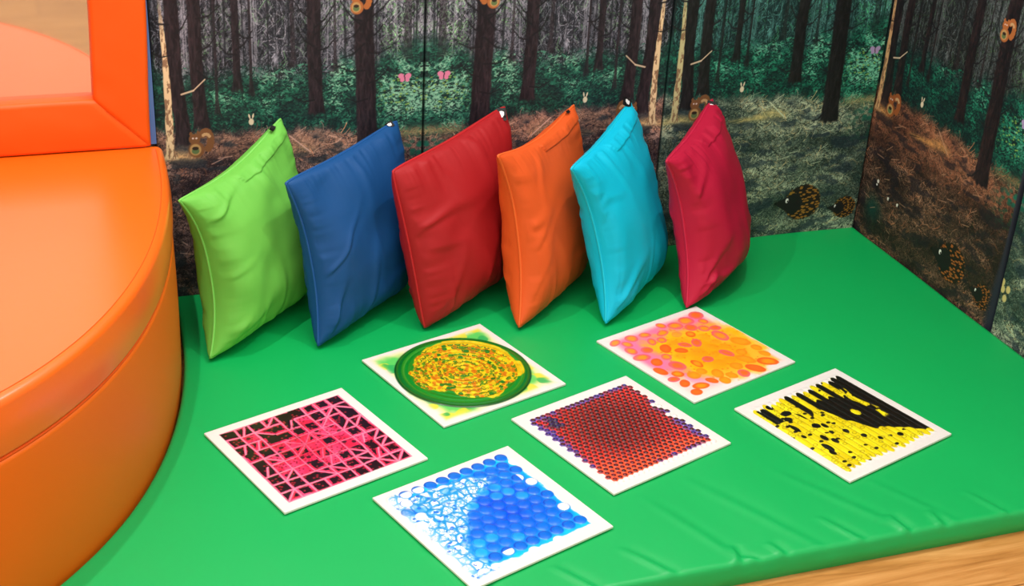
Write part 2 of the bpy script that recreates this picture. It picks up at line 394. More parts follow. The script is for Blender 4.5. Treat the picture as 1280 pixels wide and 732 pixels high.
        if teal: tn = np.array([12, 15, 18.]); h = np.array([58, 58, 58.])
        if red: tn = np.array([16, 14, 20.]); h = np.array([84, 58, 56.])
        p.over(tn * (1 - lumt) + h * lumt, m)
        return cx, w
    trunk([(.30, 1.25), (.30, .52)], .0085, .0075, .47, .9)
    trunk([(.355, 1.2), (.35, .5)], .003, .003, .46, .8)
    trunk([(.235, 1.2), (.225, .5)], .003, .003, .42, .8)
    trunk([(.50, 1.2), (.505, .5)], .005, .005, .52, .6)
    trunk([(.655, 1.2), (.66, .5)], .003, .003, .5, .6)
    trunk([(.935, 1.2), (.935, .5)], .009, .009, .52, .45)
    trunk([(.585, 1.25), (.582, .55), (.588, .405)], .0165, .0150, .408)
    trunk([(.158, 1.25), (.157, .5), (.168, .39)], .0150, .0135, .394)
    trunk([(.072, 1.25), (.082, .5), (.100, .39)], .0165, .0150, .36)
    trunk([(.765, 1.25), (.768, .6), (.775, .45), (.785, .30)], .0250, .0205, .30)
    # pale sunlit trunk
    cx = np.interp(Z, [.32, .45, .55, .66, 1.2], np.array([.048, .052, .050, .042, .03]) * PW)
    w = np.interp(Z, [.32, .45, .55, .66], [.0085, .0085, .006, .0035]) * (1 + .25 * (vnoise(Z * 70, Z * 0, 3) - .5)) + .012 * np.exp(-np.clip(Z - .325, 0, 1) / .009)
    crack = sst(.52, .62, fbm(X * 190, Z * 90, 111, 3))
    base_c = (236, 208, 164) if kind == 'plum' else ((196, 190, 140) if teal else (206, 164, 116))
    m = sst(1.0, .75, np.abs(X - cx) / w) * sst(.322, .330, Z) * sst(.70, .58, Z + .0)
    p.over(base_c, m); p.over((120, 84, 62), m * crack * .75)
    # branches
    bl = [(.10, .47, .185, .50, 1), (.0, .565, .07, .555, 0), (.76, .60, .68, .655, 0), (.78, .61, .90, .68, 0), (.775, .62, .86, .70, 0), (.765, .605, .70, .57, 0),
          (.77, .50, .66, .515, 0), (.78, .435, .70, .44, 0), (.60, .55, .66, .575, 0), (.57, .62, .50, .67, 0), (.585, .49, .63, .47, 0), (.17, .56, .24, .60, 0),
          (.16, .52, .22, .50, 0), (.09, .6, .14, .64, 0), (.78, .54, .87, .55, 0), (.76, .61, .70, .635, 0), (.585, .60, .66, .65, 0), (.585, .585, .65, .625, 0), (.58, .56, .52, .60, 0), (.30, .55, .24, .57, 0), (.30, .56, .36, .60, 0), (.07, .62, .0, .64, 0), (.77, .56, .68, .53, 0), (.165, .63, .25, .655, 0), (.58, .44, .50, .45, 0), (.78, .47, .86, .50, 0), (.785, .575, .84, .60, 0), (.30, .6, .36, .585, 0), (.76, .33, .70, .305, 0)]
    for (ua, za, ub, zb, wht) in bl:
        mu, mz = (ua + ub) / 2, (za + zb) / 2 - .008
        for (q0, q1, ww) in (((ua, za), (mu, mz), .0021), ((mu, mz), (ub, zb), .0014)):
            d, t = seg_dist(X, Z, q0[0] * PW, q0[1], q1[0] * PW, q1[1])
            p.over((224, 200, 170) if wht else (22, 22, 28), sst(ww * 1.4, ww * .5, d) * .9)
    # --- printed animals
    def ell(x0, z0, rx, rz, col, a=1.0, rot=0.0, soft=.12):
        dx = X - x0; dz = Z - z0; c, s = math.cos(rot), math.sin(rot)
        q = np.hypot((dx * c + dz * s) / rx, (-dx * s + dz * c) / rz)
        p.over(col, sst(1 + soft, 1 - soft, q) * a)
    def squirrel(x0, z0, k, body=(126, 84, 52)):
        for i in range(9):                      # curled tail
            t = i / 8; a = -1.2 + t * 3.6
            ell(x0 + k * (.021 + .010 * math.cos(a)), z0 + k * (.002 + .020 * math.sin(a) + .006), k * .008, k * .008, body)
        for i in range(5):
            t = i / 4; a = .6 + t * 1.6
            ell(x0 + k * (.021 + .009 * math.cos(a)), z0 + k * (.010 + .012 * math.sin(a)), k * .0035, k * .0035, (198, 160, 116))
        ell(x0, z0 - k * .012, k * .017, k * .018, body); ell(x0 - k * .003, z0 + k * .012, k * .012, k * .012, body)
        ell(x0 - k * .010, z0 + k * .024, k * .003, k * .005, body); ell(x0 + k * .005, z0 + k * .025, k * .003, k * .005, body)
        ell(x0 - k * .002, z0 - k * .012, k * .012, k * .013, (186, 150, 96)); ell(x0 - k * .002, z0 - k * .015, k * .008, k * .007, (96, 118, 74))
        ell(x0 - k * .002, z0 - k * .009, k * .007, k * .004, (50, 36, 30))
        ell(x0 - k * .006, z0 + k * .014, k * .0022, k * .0018, (226, 204, 196)); ell(x0 + k * .001, z0 + k * .014, k * .0022, k * .0018, (226, 204, 196))
    sb = (126, 84, 52) if kind != 'russet' else (150, 84, 44)
    squirrel(.142 * PW, .357, 1.0, sb); squirrel(.742 * PW, .650, .85, (176, 104, 56))
    rb = (222, 208, 180)
    ell(.345 * PW, .400, .0055, .0075, rb); ell(.339 * PW, .412, .0018, .006, rb, rot=.25); ell(.352 * PW, .413, .0018, .006, rb, rot=-.25)
    bc = (222, 132, 168) if kind == 'plum' else (170, 150, 196)
    bx = .925 * PW if kind == 'plum' else .955 * PW
    for sx in (-1, 1):
        ell(bx + sx * .0075, .482, .0078, .0062, bc, rot=sx * .5); ell(bx + sx * .0055, .474, .0055, .0048, bc, rot=-sx * .4)
    ell(bx, .478, .0014, .008, (90, 50, 70), rot=.2)
    def hedgehog(x0, z0, k):
        h1, h2, hi_ = worley(X * 80 / k, Z * 170 / k, 77)
        q = np.hypot((X - x0 - k * .010) / (k * .052), (Z - z0) / (k * .048)); q = q + .10 * (vnoise(X * 320, Z * 320, 3) - .5)
        m = sst(1.04, .96, q)
        p.over((30, 24, 20), m)
        p.over((168, 116, 44) if not red else (172, 100, 44), m * (h1 < .36) * (hi_ > .2) * .9)
        p.over((150, 112, 38) if not red else (140, 76, 34), m * sst(x0 - k * .020, x0 - k * .026, X) * (h1 < .5))
        d, t = seg_dist(X, Z, x0 - k * .020, z0 - k * .002, x0 - k * .068, z0 + k * .002)
        p.over((26, 24, 26), sst(0, -.002, d - k * (.030 - .026 * t)))
        ell(x0 - k * .036, z0 + k * .008, k * .0045, k * .0065, (236, 236, 230)); ell(x0 - k * .034, z0 + k * .006, k * .002, k * .003, (10, 10, 10))
        ell(x0 - k * .069, z0 + k * .002, k * .004, k * .004, (12, 12, 12))
    if hogs: hedgehog(.70 * PW, .085, 1.0); hedgehog(.925 * PW, .060, .62)
    else:
        for a_, b_ in ((.955, .112), (.985, .106), (.965, .088), (.992, .122)): ell(a_ * PW, b_, .007, .009, (226, 206, 132), .9)
    if red:
        ell(.15 * PW, .142, .006, .016, (30, 26, 26)); ell(.15 * PW, .156, .0045, .005, (220, 216, 210)); ell(.145 * PW, .146, .003, .003, (220, 216, 210))
        for uu in (.24, .31): ell(uu * PW, .130, .0045, .0045, (232, 226, 214)); ell(uu * PW + .006, .128, .004, .005, (30, 26, 26))
    if kind == 'teal':
        ell(.94 * PW, .055, .006, .010, (222, 206, 140), .0)
    # soft shade of the panel seams, painted into the sides of the sheet
    p.over((14, 20, 22), (sst(.006, .0, U) + sst(.992, 1, U)) * .6)
    return p.c

SHEETS = {k: forest(k) for k in ('plum', 'teal', 'russet')}; SHEETS['sage'] = forest('teal', False)

def mural_panel(origin, ux, nrm, width, kind, mirror, label, curl=0.0, thick=0.036, bright=1.0, rl=.005, rg=.005):
    """padded upright panel; origin = lower left corner of its face, ux = unit vector along its width, nrm = out of the face"""
    root = empty('wall_panel', (origin[0], origin[1], ZLO))
    tag(root, label, 'wall panel', 'padded forest-print wall panels')
    colr = SHEETS[kind] * bright
    if mirror: colr = colr[::-1]
    uu, zz = U, Z
    s = uu * width; rr = 0.005
    ew = rg + curl * sst(.26, 0.0, zz)            # width of the rounded right edge
    dl = np.clip((rl - s) / rl, 0, 1); dr = np.clip((ew - (width - s)) / ew, 0, 1); dt = np.clip((zz - (ZTOP - rr)) / rr, 0, 1)
    rnd = lambda d: 1 - np.sqrt(np.clip(1 - d * d, 0, 1))
    depth = -rl * rnd(dl) - (rg + curl * .8 * sst(.26, 0, zz)) * rnd(dr) - rr * rnd(dt)
    depth += 0.0022 * (fbm(s * 7, zz * 7, 5 + int(width * 1000) + len(label), 2) - .5) + 0.0012 * np.sin(np.pi * uu)
    colr = colr.copy()
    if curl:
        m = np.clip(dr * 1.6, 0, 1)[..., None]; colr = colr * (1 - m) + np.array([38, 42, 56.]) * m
    ux3 = np.array([ux[0], ux[1], 0.]); n3 = np.array([nrm[0], nrm[1], 0.])
    co = s[..., None] * ux3 + depth[..., None] * n3; co[..., 2] = zz - ZLO
    # wrap the edges round to the back
    def pad(a, ax, first):
        sl = [slice(None)] * a.ndim; sl[ax] = slice(0, 1) if first else slice(-1, None); return a[tuple(sl)]
    def backed(a): b = a.copy(); d = b[..., 0] * n3[0] + b[..., 1] * n3[1]; b += (-thick - d)[..., None] * n3; return b
    l = backed(pad(co, 0, True)); r = backed(pad(co, 0, False)); co2 = np.concatenate([l, co, r], 0)
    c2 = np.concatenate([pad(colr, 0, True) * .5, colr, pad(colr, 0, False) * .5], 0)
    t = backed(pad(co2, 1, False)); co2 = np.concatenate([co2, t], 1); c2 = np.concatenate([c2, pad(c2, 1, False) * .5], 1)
    f = grid_faces(co2.shape[0], co2.shape[1], flip=(np.cross(ux3, [0, 0, 1]) @ n3 < 0))
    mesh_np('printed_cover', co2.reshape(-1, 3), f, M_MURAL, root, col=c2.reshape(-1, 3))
    return root

mural_panel((-1.760, 0.0), (1, 0), (0, -1), 0.5835, 'plum', False, 'forest-print wall panel behind the lime green and blue cushions, left end beside the mirror')
mural_panel((-1.1750, 0.0), (1, 0), (0, -1), 0.5905, 'plum', True, 'forest-print wall panel behind the red, orange and turquoise cushions, pink butterfly at its left edge')
mural_panel((-0.583, 0.0), (1, 0), (0, -1), 0.583, 'teal', False, 'greenish forest-print wall panel behind the crimson cushion, hedgehog just above the mat', rg=.001)
mural_panel((0.004, 0.020), (0, -1), (-1, 0), 0.594, 'russet', False, 'reddish-brown forest-print wall panel on the right wall, from the corner outwards', curl=0.022, rl=.001)
mural_panel((0.010, -0.578), (0, -1), (-1, 0), 0.583, 'sage', True, 'greenish forest-print wall panel at the far right edge of the picture', bright=1.0)

# ------------------------------------------------------------------ half-round seat and green mat
SCX, SA, SB, SN, SH, SHM = -2.534, 0.784, 1.144, 2.3, 0.371, 0.271
SY0 = -0.032
def sup(phi, off=0.0):
    """point on the seat outline; phi 0 = +x end, going to -y"""
    c, s = np.cos(phi), np.sin(phi)
    return SCX + (SA - off) * np.sign(c) * np.abs(c) ** (2 / SN), -(SB - off) * np.abs(s) ** (2 / SN)

def seat_part(name, prof, mat, parent):
    """prof: list of (inset, z); wraps round the half-round outline, flat back at SY0"""
    ph = np.linspace(0.0, np.pi, 181)
    # clip the ends to the flat back
    co = np.zeros((len(prof), len(ph), 3))
    for i, (off, z) in enumerate(prof):
        x, y = sup(ph, off); y = np.minimum(y, SY0)
        co[i, :, 0] = x; co[i, :, 1] = y; co[i, :, 2] = z
    n = len(ph)
    f = grid_faces(len(prof), n).tolist()
    verts = co.reshape(-1, 3).tolist()
    # top and bottom caps as fans towards the centre line, back as strip
    me_faces = [tuple(q) for q in f]
    top = len(prof) - 1
    me_faces.append(tuple(top * n + j for j in range(n)))
    me_faces.append(tuple(j for j in range(n - 1, -1, -1)))
    back = [i * n for i in range(len(prof))] + [i * n + n - 1 for i in range(len(prof) - 1, -1, -1)]
    me_faces.append(tuple(back))
    o = pydata(name, verts, me_faces, mat, parent, smooth=True)
    o.data.set_sharp_from_angle(angle=math.radians(40))
    return o

def roundprof(z0, z1, r0, r1, bulge, n=8, side=10):
    p = []
    for i in range(n + 1):
        a = math.pi / 2 * i / n; p.append((r0 * (1 - math.sin(a)), z0 + r0 * (1 - math.cos(a))))
    for i in range(1, side):
        t = i / side; p.append((-bulge * math.sin(math.pi * t), z0 + r0 + (z1 - r1 - z0 - r0) * t))
    for i in range(n + 1):
        a = math.pi / 2 * i / n; p.append((r1 * (1 - math.cos(a)), z1 - r1 * (1 - math.sin(a))))
    return p

seat = empty('half_round_seat', (SCX, SY0, -ZO))
tag(seat, 'large half-round orange vinyl soft-play seat at the left, against the mirror', 'soft seat')
def P(o, root):      # parent keeping world placement (roots are unrotated translations here)
    o.parent = root
    o.data.transform(Matrix.Translation(-Vector(root.location)))
    return o
P(seat_part('seat_base', roundprof(-ZO, SHM - .001, .006, .008, 0.002), M_ORANGE_S, None), seat)
P(seat_part('seat_cushion', roundprof(SHM + .002, SH, .010, .016, 0.003), M_ORANGE, None), seat)
ph = np.linspace(.001, np.pi - .001, 240)
for nm, off, z, r in (('piping', 0.0155, SH + .0002, .0009), ('piping', 0.0055, SHM + .0005, .0032)):
    x, y = sup(ph, off); k = y < SY0
    P(tube(nm, np.stack([x[k], y[k], np.full(k.sum(), z)], 1), r, M_ORANGE_F), seat)

# mat: between the seat's outline, the mural and the right wall
MF = -1.199
def mat_left(y):
    yy = np.abs(np.clip(y, -SB + .001, 0)) / (SB + .006)
    x = SCX + (SA + .006) * np.clip(1 - yy ** SN, 0, 1) ** (1 / SN)
    return x
nyy, nxx = 300, 330
yy = MF + (0 - MF) * (np.linspace(0, 1, nyy) ** 1.15)
XX = np.zeros((nyy, nxx)); YY = np.zeros((nyy, nxx))
for i, y in enumerate(yy):
    xl = mat_left(y) if y > -1.10 else np.interp(y, [MF, -1.10], [-2.15, float(mat_left(-1.10))])
    XX[i] = xl + (-0.001 - xl) * np.linspace(0, 1, nxx); YY[i] = y
def crease(x, y, ax, ay, bx, by, w, h):
    d, t = seg_dist(x, y, ax, ay, bx, by)
    return h * np.exp(-(d / w) ** 2) * np.sin(np.pi * np.clip(t * .9 + .1, 0, 1)) ** .7
fd = YY - MF
H = 0.0035 * (fbm(XX * 5, YY * 5, 7, 2) - .5) * sst(0, .15, fd)
H += 0.0030 * (fbm(XX * 9 + .6 * YY, YY * 2.2, 17, 3) - .5) * sst(.75, .05, fd)
H += -0.0006
rs = np.random.RandomState(3)
for (cx_, l_, a_, h_) in [(-.955, .055, 1.25, .0065), (-.86, .045, 1.9, .005), (-.70, .10, 2.1, .004), (-.615, .06, 1.7, .006), (-.545, .05, 1.5, .0055), (-1.06, .12, 2.2, .0035), (-1.20, .1, 2.2, .004),
                          (-.40, .1, 2.0, .003), (-.93, .25, 2.0, .0022), (-.78, .3, 2.1, .002), (-.60, .3, 2.15, .002), (-.5, .2, 2.1, .0015), (-.9, .05, 2.6, .004), (-.25, .12, 2.1, .002), (-1.35, .2, 2.1, .003)]:
    ex, ey = cx_ + l_ * math.cos(a_), MF + l_ * math.sin(a_)
    H += crease(XX, YY, cx_, MF - .01, ex, ey, .0045 + .02 * l_, h_ * 1.1)
    H -= crease(XX, YY, cx_ + .012, MF - .01, ex + .014, ey, .008 + .02 * l_, h_ * .6)
# rounded front edge
R_ = .012
d = np.clip((R_ - fd) / R_, 0, 1); Hf = -R_ * (1 - np.sqrt(1 - d * d))
# the other edges dip a little
dside = XX - XX[:, :1]; e = np.clip((.006 - dside) / .006, 0, 1); Hs = -.006 * (1 - np.sqrt(1 - e * e))
HH = H * (1 - d * .5) + Hf + Hs
top = np.stack([XX, YY, HH], -1)
bul = 0.004 * np.sin(np.linspace(0, np.pi, 7)) 
rows = []
for k in range(6, -1, -1):
    t = k / 6; z = top[0, :, 2] * (1 - t) + (-ZO) * t
    wob = 0.0025 * (fbm(XX[0] * 22, XX[0] * 0 + t * 3, 23, 2) - .5)
    rows.append(np.stack([XX[0], np.full(nxx, MF) - .004 * math.sin(math.pi * t) + wob * math.sin(math.pi * t), z], -1))
co = np.concatenate([np.array(rows)[:-1], top], 0)
# side skirts
l = co[:, :1].copy(); l[..., 2] = -ZO; r = co[:, -1:].copy(); r[..., 2] = -ZO
co = np.concatenate([l, co, r], 1)
bk = co[-1:].copy(); bk[..., 2] = -ZO; co = np.concatenate([co, bk], 0)
f = grid_faces(co.shape[0], co.shape[1], flip=True)
mat_o = mesh_np('floor_mat', co.reshape(-1, 3), f, M_GREENMAT)
tag(mat_o, 'green padded vinyl floor mat filling the corner between seat and forest panels', 'floor mat')

# ------------------------------------------------------------------ mirror in a padded orange frame
FX1, FX0, FZ0, FZ1, BW, FD = -1.773, -3.295, 0.372, 1.30, 0.110, 0.040
mir = empty('padded_mirror', ((FX0 + FX1) / 2, -0.002, FZ0))
tag(mir, 'wall mirror in a padded orange vinyl frame, above the half-round seat', 'mirror')
def frame_bar(side):
    # cross-section across the bar: w 0 (outer) .. 1 (inner), rounded towards the front
    na, nl = 25, 90
    prof = []
    r = .010
    prof.append((0, 0.0))
    for i in range(9): a = math.pi / 2 * i / 8; prof.append((r * (1 - math.cos(a)), FD - r * (1 - math.sin(a))))
    for i in range(1, 8): prof.append((r + (BW - 2 * r) * i / 8, FD + .003 * math.sin(math.pi * i / 8)))
    for i in range(9): a = math.pi / 2 * i / 8; prof.append((BW - r + r * math.sin(a), FD - r * (1 - math.cos(a))))
    prof.append((BW, 0.0))
    prof = np.array(prof); n = len(prof)
    L0, L1 = (FX0, FX1) if side in 'BT' else (FZ0, FZ1)
    t = np.linspace(0, 1, nl); t = t + .06 * np.sin(2 * np.pi * t) * -1
    W = prof[:, 0][:, None]; D = prof[:, 1][:, None]
    s = (L0 + W) + (L1 - L0 - 2 * W) * t[None, :]
    dmit = np.minimum(s - (L0 + W), (L1 - W) - s)
    Dn = D - .0035 * np.exp(-np.abs(dmit) / .004) * (D > FD * .6)
    Dn = Dn + .0018 * (fbm(s * 22, W * 40 + s * 0, 11 + ord(side), 2) - .5) * (D > FD * .6)
    Dn = Dn + .003 * np.exp(-np.abs(dmit) / .03) * np.sin(W / BW * 9 + dmit * 60) * .35 * (D > FD * .6)
    co = np.zeros(s.shape + (3,))
    co[..., 1] = -Dn
    if side == 'B': co[..., 0] = s; co[..., 2] = FZ0 + W
    if side == 'T': co[..., 0] = s; co[..., 2] = FZ1 - W
    if side == 'R': co[..., 2] = s; co[..., 0] = FX1 - W
    if side == 'L': co[..., 2] = s; co[..., 0] = FX0 + W
    lean = .010 * sst(FZ0, .72, co[..., 2]) * (co[..., 0] > -2.2)
    co[..., 0] += lean * sst(-2.3, -1.9, co[..., 0])
    o = mesh_np('frame_pad', co.reshape(-1, 3), grid_faces(co.shape[0], co.shape[1], flip=side in 'BR'), M_ORANGE_F)
    return P(o, mir)
for sd in 'BTRL': frame_bar(sd)
P(box('mirror_pane', (FX0 + .05, -.008, FZ0 + .05), (FX1 - .05, -.0035, FZ1 - .05), M_MIRROR), mir)
def ring(name, x0, x1, z0, z1, w, y0, y1, mat):
    vo = [(x0, z0), (x1, z0), (x1, z1), (x0, z1)]; vi = [(x0 + w, z0 + w), (x1 - w, z0 + w), (x1 - w, z1 - w), (x0 + w, z1 - w)]
    v = []
    for y in (y0, y1):
        v += [(a, y, b) for a, b in vo] + [(a, y, b) for a, b in vi]
    f = []
    for i in range(4):
        j = (i + 1) % 4
        f += [(i, j, 4 + j, 4 + i), (8 + j, 8 + i, 12 + i, 12 + j), (j, i, 8 + i, 8 + j), (4 + i, 4 + j, 12 + j, 12 + i)]
    return pydata(name, v, f, mat)
P(ring('backing_pad', FX0 - .010, FX1 + .0115, FZ0 + .004, FZ1 + .01, .05, -.030, -.0035, M_BLUEBACK), mir)

# ------------------------------------------------------------------ cushions
def cushion(color_mat, pipe_mat, A, B, C, D, TT, pinch, label, seed, tagpos=None, flap=0.0):
    A, B, C, D = [np.array(v, float) for v in (A, B, C, D)]
    base = (A + B) / 2; base[2] = 0
    root = empty('cushion', tuple(base)); tag(root, label, 'cushion', 'cushions standing in a row against the forest panels')
    n = 150
    a = np.linspace(0, 1, n); a = .5 - .5 * np.cos(np.pi * a)
    s, t = np.meshgrid(2 * a - 1, 2 * a - 1, indexing='ij')
    nrm = np.cross(B - A, D - A); nrm /= np.linalg.norm(nrm)
    pl, pr, pb, pt = pinch      # inward pull of left (A-D), right, bottom, top edges
    def plane(s, t):
        s2 = s + (pl * (s < 0) * s * s - pr * (s > 0) * s * s) * (1 - np.abs(t + .0) ** 2.4) ** 1.0
        t2 = t + (pb * (t < 0) * t * t - pt * (t > 0) * t * t) * (1 - s ** 2) ** 1.0
        cr = 1.025 - .045 * (np.abs(s) * np.abs(t)) ** 5
        u = (s2 * cr + 1) / 2; v = (t2 * cr + 1) / 2
        u = u[..., None]; v = v[..., None]
        return A * (1 - u) * (1 - v) + B * u * (1 - v) + C * u * v + D * (1 - u) * v
    base_h = np.clip((1 - np.abs(s) ** 2.4), 0, 1) ** .48 * np.clip((1 - np.abs(t) ** 2.4), 0, 1) ** .48
    base_h = base_h * (1 - .18 * t)
    rs = np.random.RandomState(seed)
    W = plane(s, t) - base
    faces = []
    cos = []
    for sgn in (1, -1):
        T = TT[0] if sgn > 0 else TT[1]
        h = T * base_h ** (1.0 if sgn > 0 else .78)
        edge = np.clip(1 - s * s, 0, 1) * np.clip(1 - t * t, 0, 1)
        fade = sst(0, .25, edge)
        h += T * .16 * (fbm(s * 1.6 + seed, t * 1.6, seed, 2) - .5) * 2 * fade
        # folds running in from seams and corners
        ns = 12 if sgn > 0 else 6
        for k in range(ns):
            side = rs.choice(['L', 'L', 'B', 'BL', 'T', 'R', 'BL'])
            if side == 'L': p0 = (-1.0, rs.uniform(-.9, .6)); an = rs.uniform(-.2, .9)
            elif side == 'B': p0 = (rs.uniform(-.8, .6), -1.0); an = rs.uniform(.8, 2.0)
            elif side == 'BL': p0 = (-.97, -.97); an = rs.uniform(.2, 1.35)
            elif side == 'T': p0 = (rs.uniform(-.7, .9), 1.0); an = rs.uniform(-2.2, -1.1)
            else: p0 = (1.0, rs.uniform(-.8, .8)); an = rs.uniform(2.7, 3.5)
            L_ = rs.uniform(.5, 1.3); w = rs.uniform(.035, .06); am = rs.uniform(.05, .11) * T
            ws = .22 * (fbm(s * 1.4, t * 1.4, seed + k, 2) - .5)
            ca, sa = math.cos(an), math.sin(an)
            lx = (s + ws - p0[0]) * ca + (t - ws - p0[1]) * sa; ly = -(s + ws - p0[0]) * sa + (t - ws - p0[1]) * ca
            tt = np.clip(lx / L_, 0, 1); ww = w * (.8 + 1.6 * tt)
            env = sst(0, .18, tt) * (1 - tt) ** 1.2 * sst(0, .22, edge)
            q = ly / ww
            h += am * env * (1.5 * q * np.exp(-q * q) + .55 * np.exp(-(q + .2) ** 2 * .8))
        for sd, q_, dist in ((1, t, s + 1), (2, t, 1 - s), (3, s, t + 1), (4, s, 1 - t)):
            nz_ = fbm(q_ * 9 + seed, q_ * 0 + sd + sgn, seed + sd, 3) - .5
            h += T * .22 * nz_ * np.exp(-dist / .16) * sst(0, .06, dist) * sst(0, .10, edge)
        if flap and sgn > 0:       # overlapping zip placket towards the top corner
            h += flap * sst(0, .03, t - 1 + .17 * sst(-.18, -.06, s)) * sst(0, .05, edge)
        h = np.maximum(h, 0)
        cos.append(W + sgn * h[..., None] * nrm)
        faces.append(grid_faces(n, n, flip=(sgn < 0)))
    f = np.concatenate([faces[0], faces[1] + n * n])
    co = np.concatenate([c.reshape(-1, 3) for c in cos])
    # keep the belly above the mat and off the wall
    wz = co[:, 2]; co[:, 2] = np.where(wz < .003, .003 + (wz - .003) * .05, wz)
    wy = co[:, 1] + base[1]; lim = -.006; co[:, 1] = np.where(wy > lim, lim + (wy - lim) * .05, wy) - base[1]
    body = mesh_np('cushion_cover', co, f, color_mat, root)
    # piping round the edge
    q = np.linspace(-1, 1, 60)
    e = [(q, -np.ones(60)), (np.ones(60), q), (q[::-1], np.ones(60)), (-np.ones(60), q[::-1])]
    es = np.concatenate([x[0][:-1] for x in e]); et = np.concatenate([x[1][:-1] for x in e])
    pts = plane(es, et) - base; pts[:, 2] = np.maximum(pts[:, 2], .004)
    tube('piping', pts, .0028, pipe_mat, root, closed=True)
    # stitched seam beside the piping on the near face
    m = .035
    if tagpos:
        (ts, du, dv, lw, ll) = tagpos       # where on the top edge, direction of the loop in the picture-facing plane, width, length
        p0 = plane(np.array(ts), np.array(1.0)) - base
        eu = (C - D) / np.linalg.norm(C - D); ev = (D - A) / np.linalg.norm(D - A)
        ax = np.array([du, dv[0], dv[1]], float); ax /= np.linalg.norm(ax)
        n0 = np.array([-.12, -.80, .58]); side = np.cross(ax, n0); side /= np.linalg.norm(side); nn = np.cross(side, ax)
        if nn @ n0 < 0: nn = -nn
        V = []; F = []
        K = 10
        off0 = nn * .004 + nrm * .002
        for i in range(K + 1):                # folded loop: out and back
            k = i / K * 2
            l_ = k if k <= 1 else 2 - k
            th = (.0016 if k <= 1 else -.0016) * math.sin(math.pi * min(1, max(0.0, 1 - abs(k - 1)) + .5))
            for sd in (-1, 1):
                V.append(p0 + off0 + ax * ll * l_ + nn * th + side * sd * lw / 2)
        for i in range(K): F.append((2 * i, 2 * i + 1, 2 * i + 3, 2 * i + 2))
        tg = pydata('loop_tag', V, F, M_TAGB, root, smooth=False)
        tg['label'] = 'small black ribbon loop with a white emblem'
        sm = tg.modifiers.new('solid', 'SOLIDIFY'); sm.thickness = .0008; sm.offset = 0
        # emblem: a slanted white leaf-like mark
        if lw > .011:
            E_ = [(-.26, .34), (-.24, .60), (-.05, .78), (.24, .80), (.28, .58), (.18, .44), (.22, .30), (.0, .26)]
            pts2 = [p0 + off0 + ax * ll * b_ + side * a_ * lw + nn * .0026 for a_, b_ in E_]
            pts3 = [p_ + nn * .0005 for p_ in pts2]
            nE = len(E_)
            FF = [tuple(range(nE)), tuple(range(2 * nE - 1, nE - 1, -1))] + [(i, (i + 1) % nE, nE + (i + 1) % nE, nE + i) for i in range(nE)]
            pydata('emblem', pts2 + pts3, FF, M_TAGW, tg)
    return root

def cmat(name, rgb, dark):
    return vinyl(name, rgb, rough=0.56, bump=0.2, scale=14, var=0.04, weave=0.25, spec=0.30), vinyl(name + '_piping', dark, rough=0.45, spec=.35)

G1, G2 = cmat('lime_cover', (112, 196, 78), (124, 206, 92))
B1, B2 = cmat('blue_cover', (18, 76, 136), (26, 84, 150))
R1, R2 = cmat('red_cover', (164, 26, 32), (182, 32, 38))
O1, O2 = cmat('orange_cover', (224, 90, 34), (236, 104, 44))
T1, T2 = cmat('turquoise_cover', (0, 188, 222), (20, 196, 224))
C1, C2_ = cmat('crimson_cover', (180, 20, 58), (196, 32, 70))

cushion(G1, G2, (-1.710, -.316, .008), (-1.458, -.066, .010), (-1.500, -.030, .418), (-1.748, -.266, .347), (.075, .062), (.31, -.03, .06, .15),
        'lime green cushion, first from the left, standing beside the orange seat', 11, (.80, -.35, (-.7, -.05), .010, .020), flap=.0045)
cushion(B1, B2, (-1.486, -.316, .008), (-1.236, -.090, .010), (-1.244, -.030, .394), (-1.538, -.266, .366), (.066, .058), (.20, -.02, .08, .06),
        'dark blue cushion leaning between the lime green and the red one', 23, (.88, -.85, (-.5, -.25), .014, .020))
cushion(R1, R2, (-1.247, -.291, .008), (-.995, -.085, .010), (-.994, -.030, .411), (-1.311, -.241, .363), (.070, .058), (.06, -.02, .06, .06),
        'red cushion leaning between the dark blue and the orange one', 37, (.90, -.10, (-.75, -.75), .021, .030))
cushion(O1, O2, (-1.047, -.339, .008), (-.800, -.100, .010), (-.827, -.030, .404), (-1.099, -.289, .400), (.056, .062), (.28, -.02, .05, .15),
        'orange cushion leaning between the red and the turquoise one', 41, (.78, -.5, (-.6, .1), .007, .016), flap=.004)
cushion(T1, T2, (-.853, -.367, .008), (-.603, -.110, .010), (-.687, -.030, .403), (-.944, -.317, .368), (.064, .052), (.30, -.04, .05, .10),
        'turquoise cushion leaning between the orange and the crimson one', 53, (.92, -.80, (-.3, .45), .020, .028), flap=.004)
cushion(C1, C2_, (-.643, -.339, .008), (-.400, -.110, .010), (-.475, -.030, .395), (-.713, -.296, .358), (.085, .047), (.32, -.05, .05, .10),
        'crimson cushion at the right end of the row, in front of the greenish forest panel', 71, (.90, -.35, (-.7, -.75), .020, .030), flap=.004)

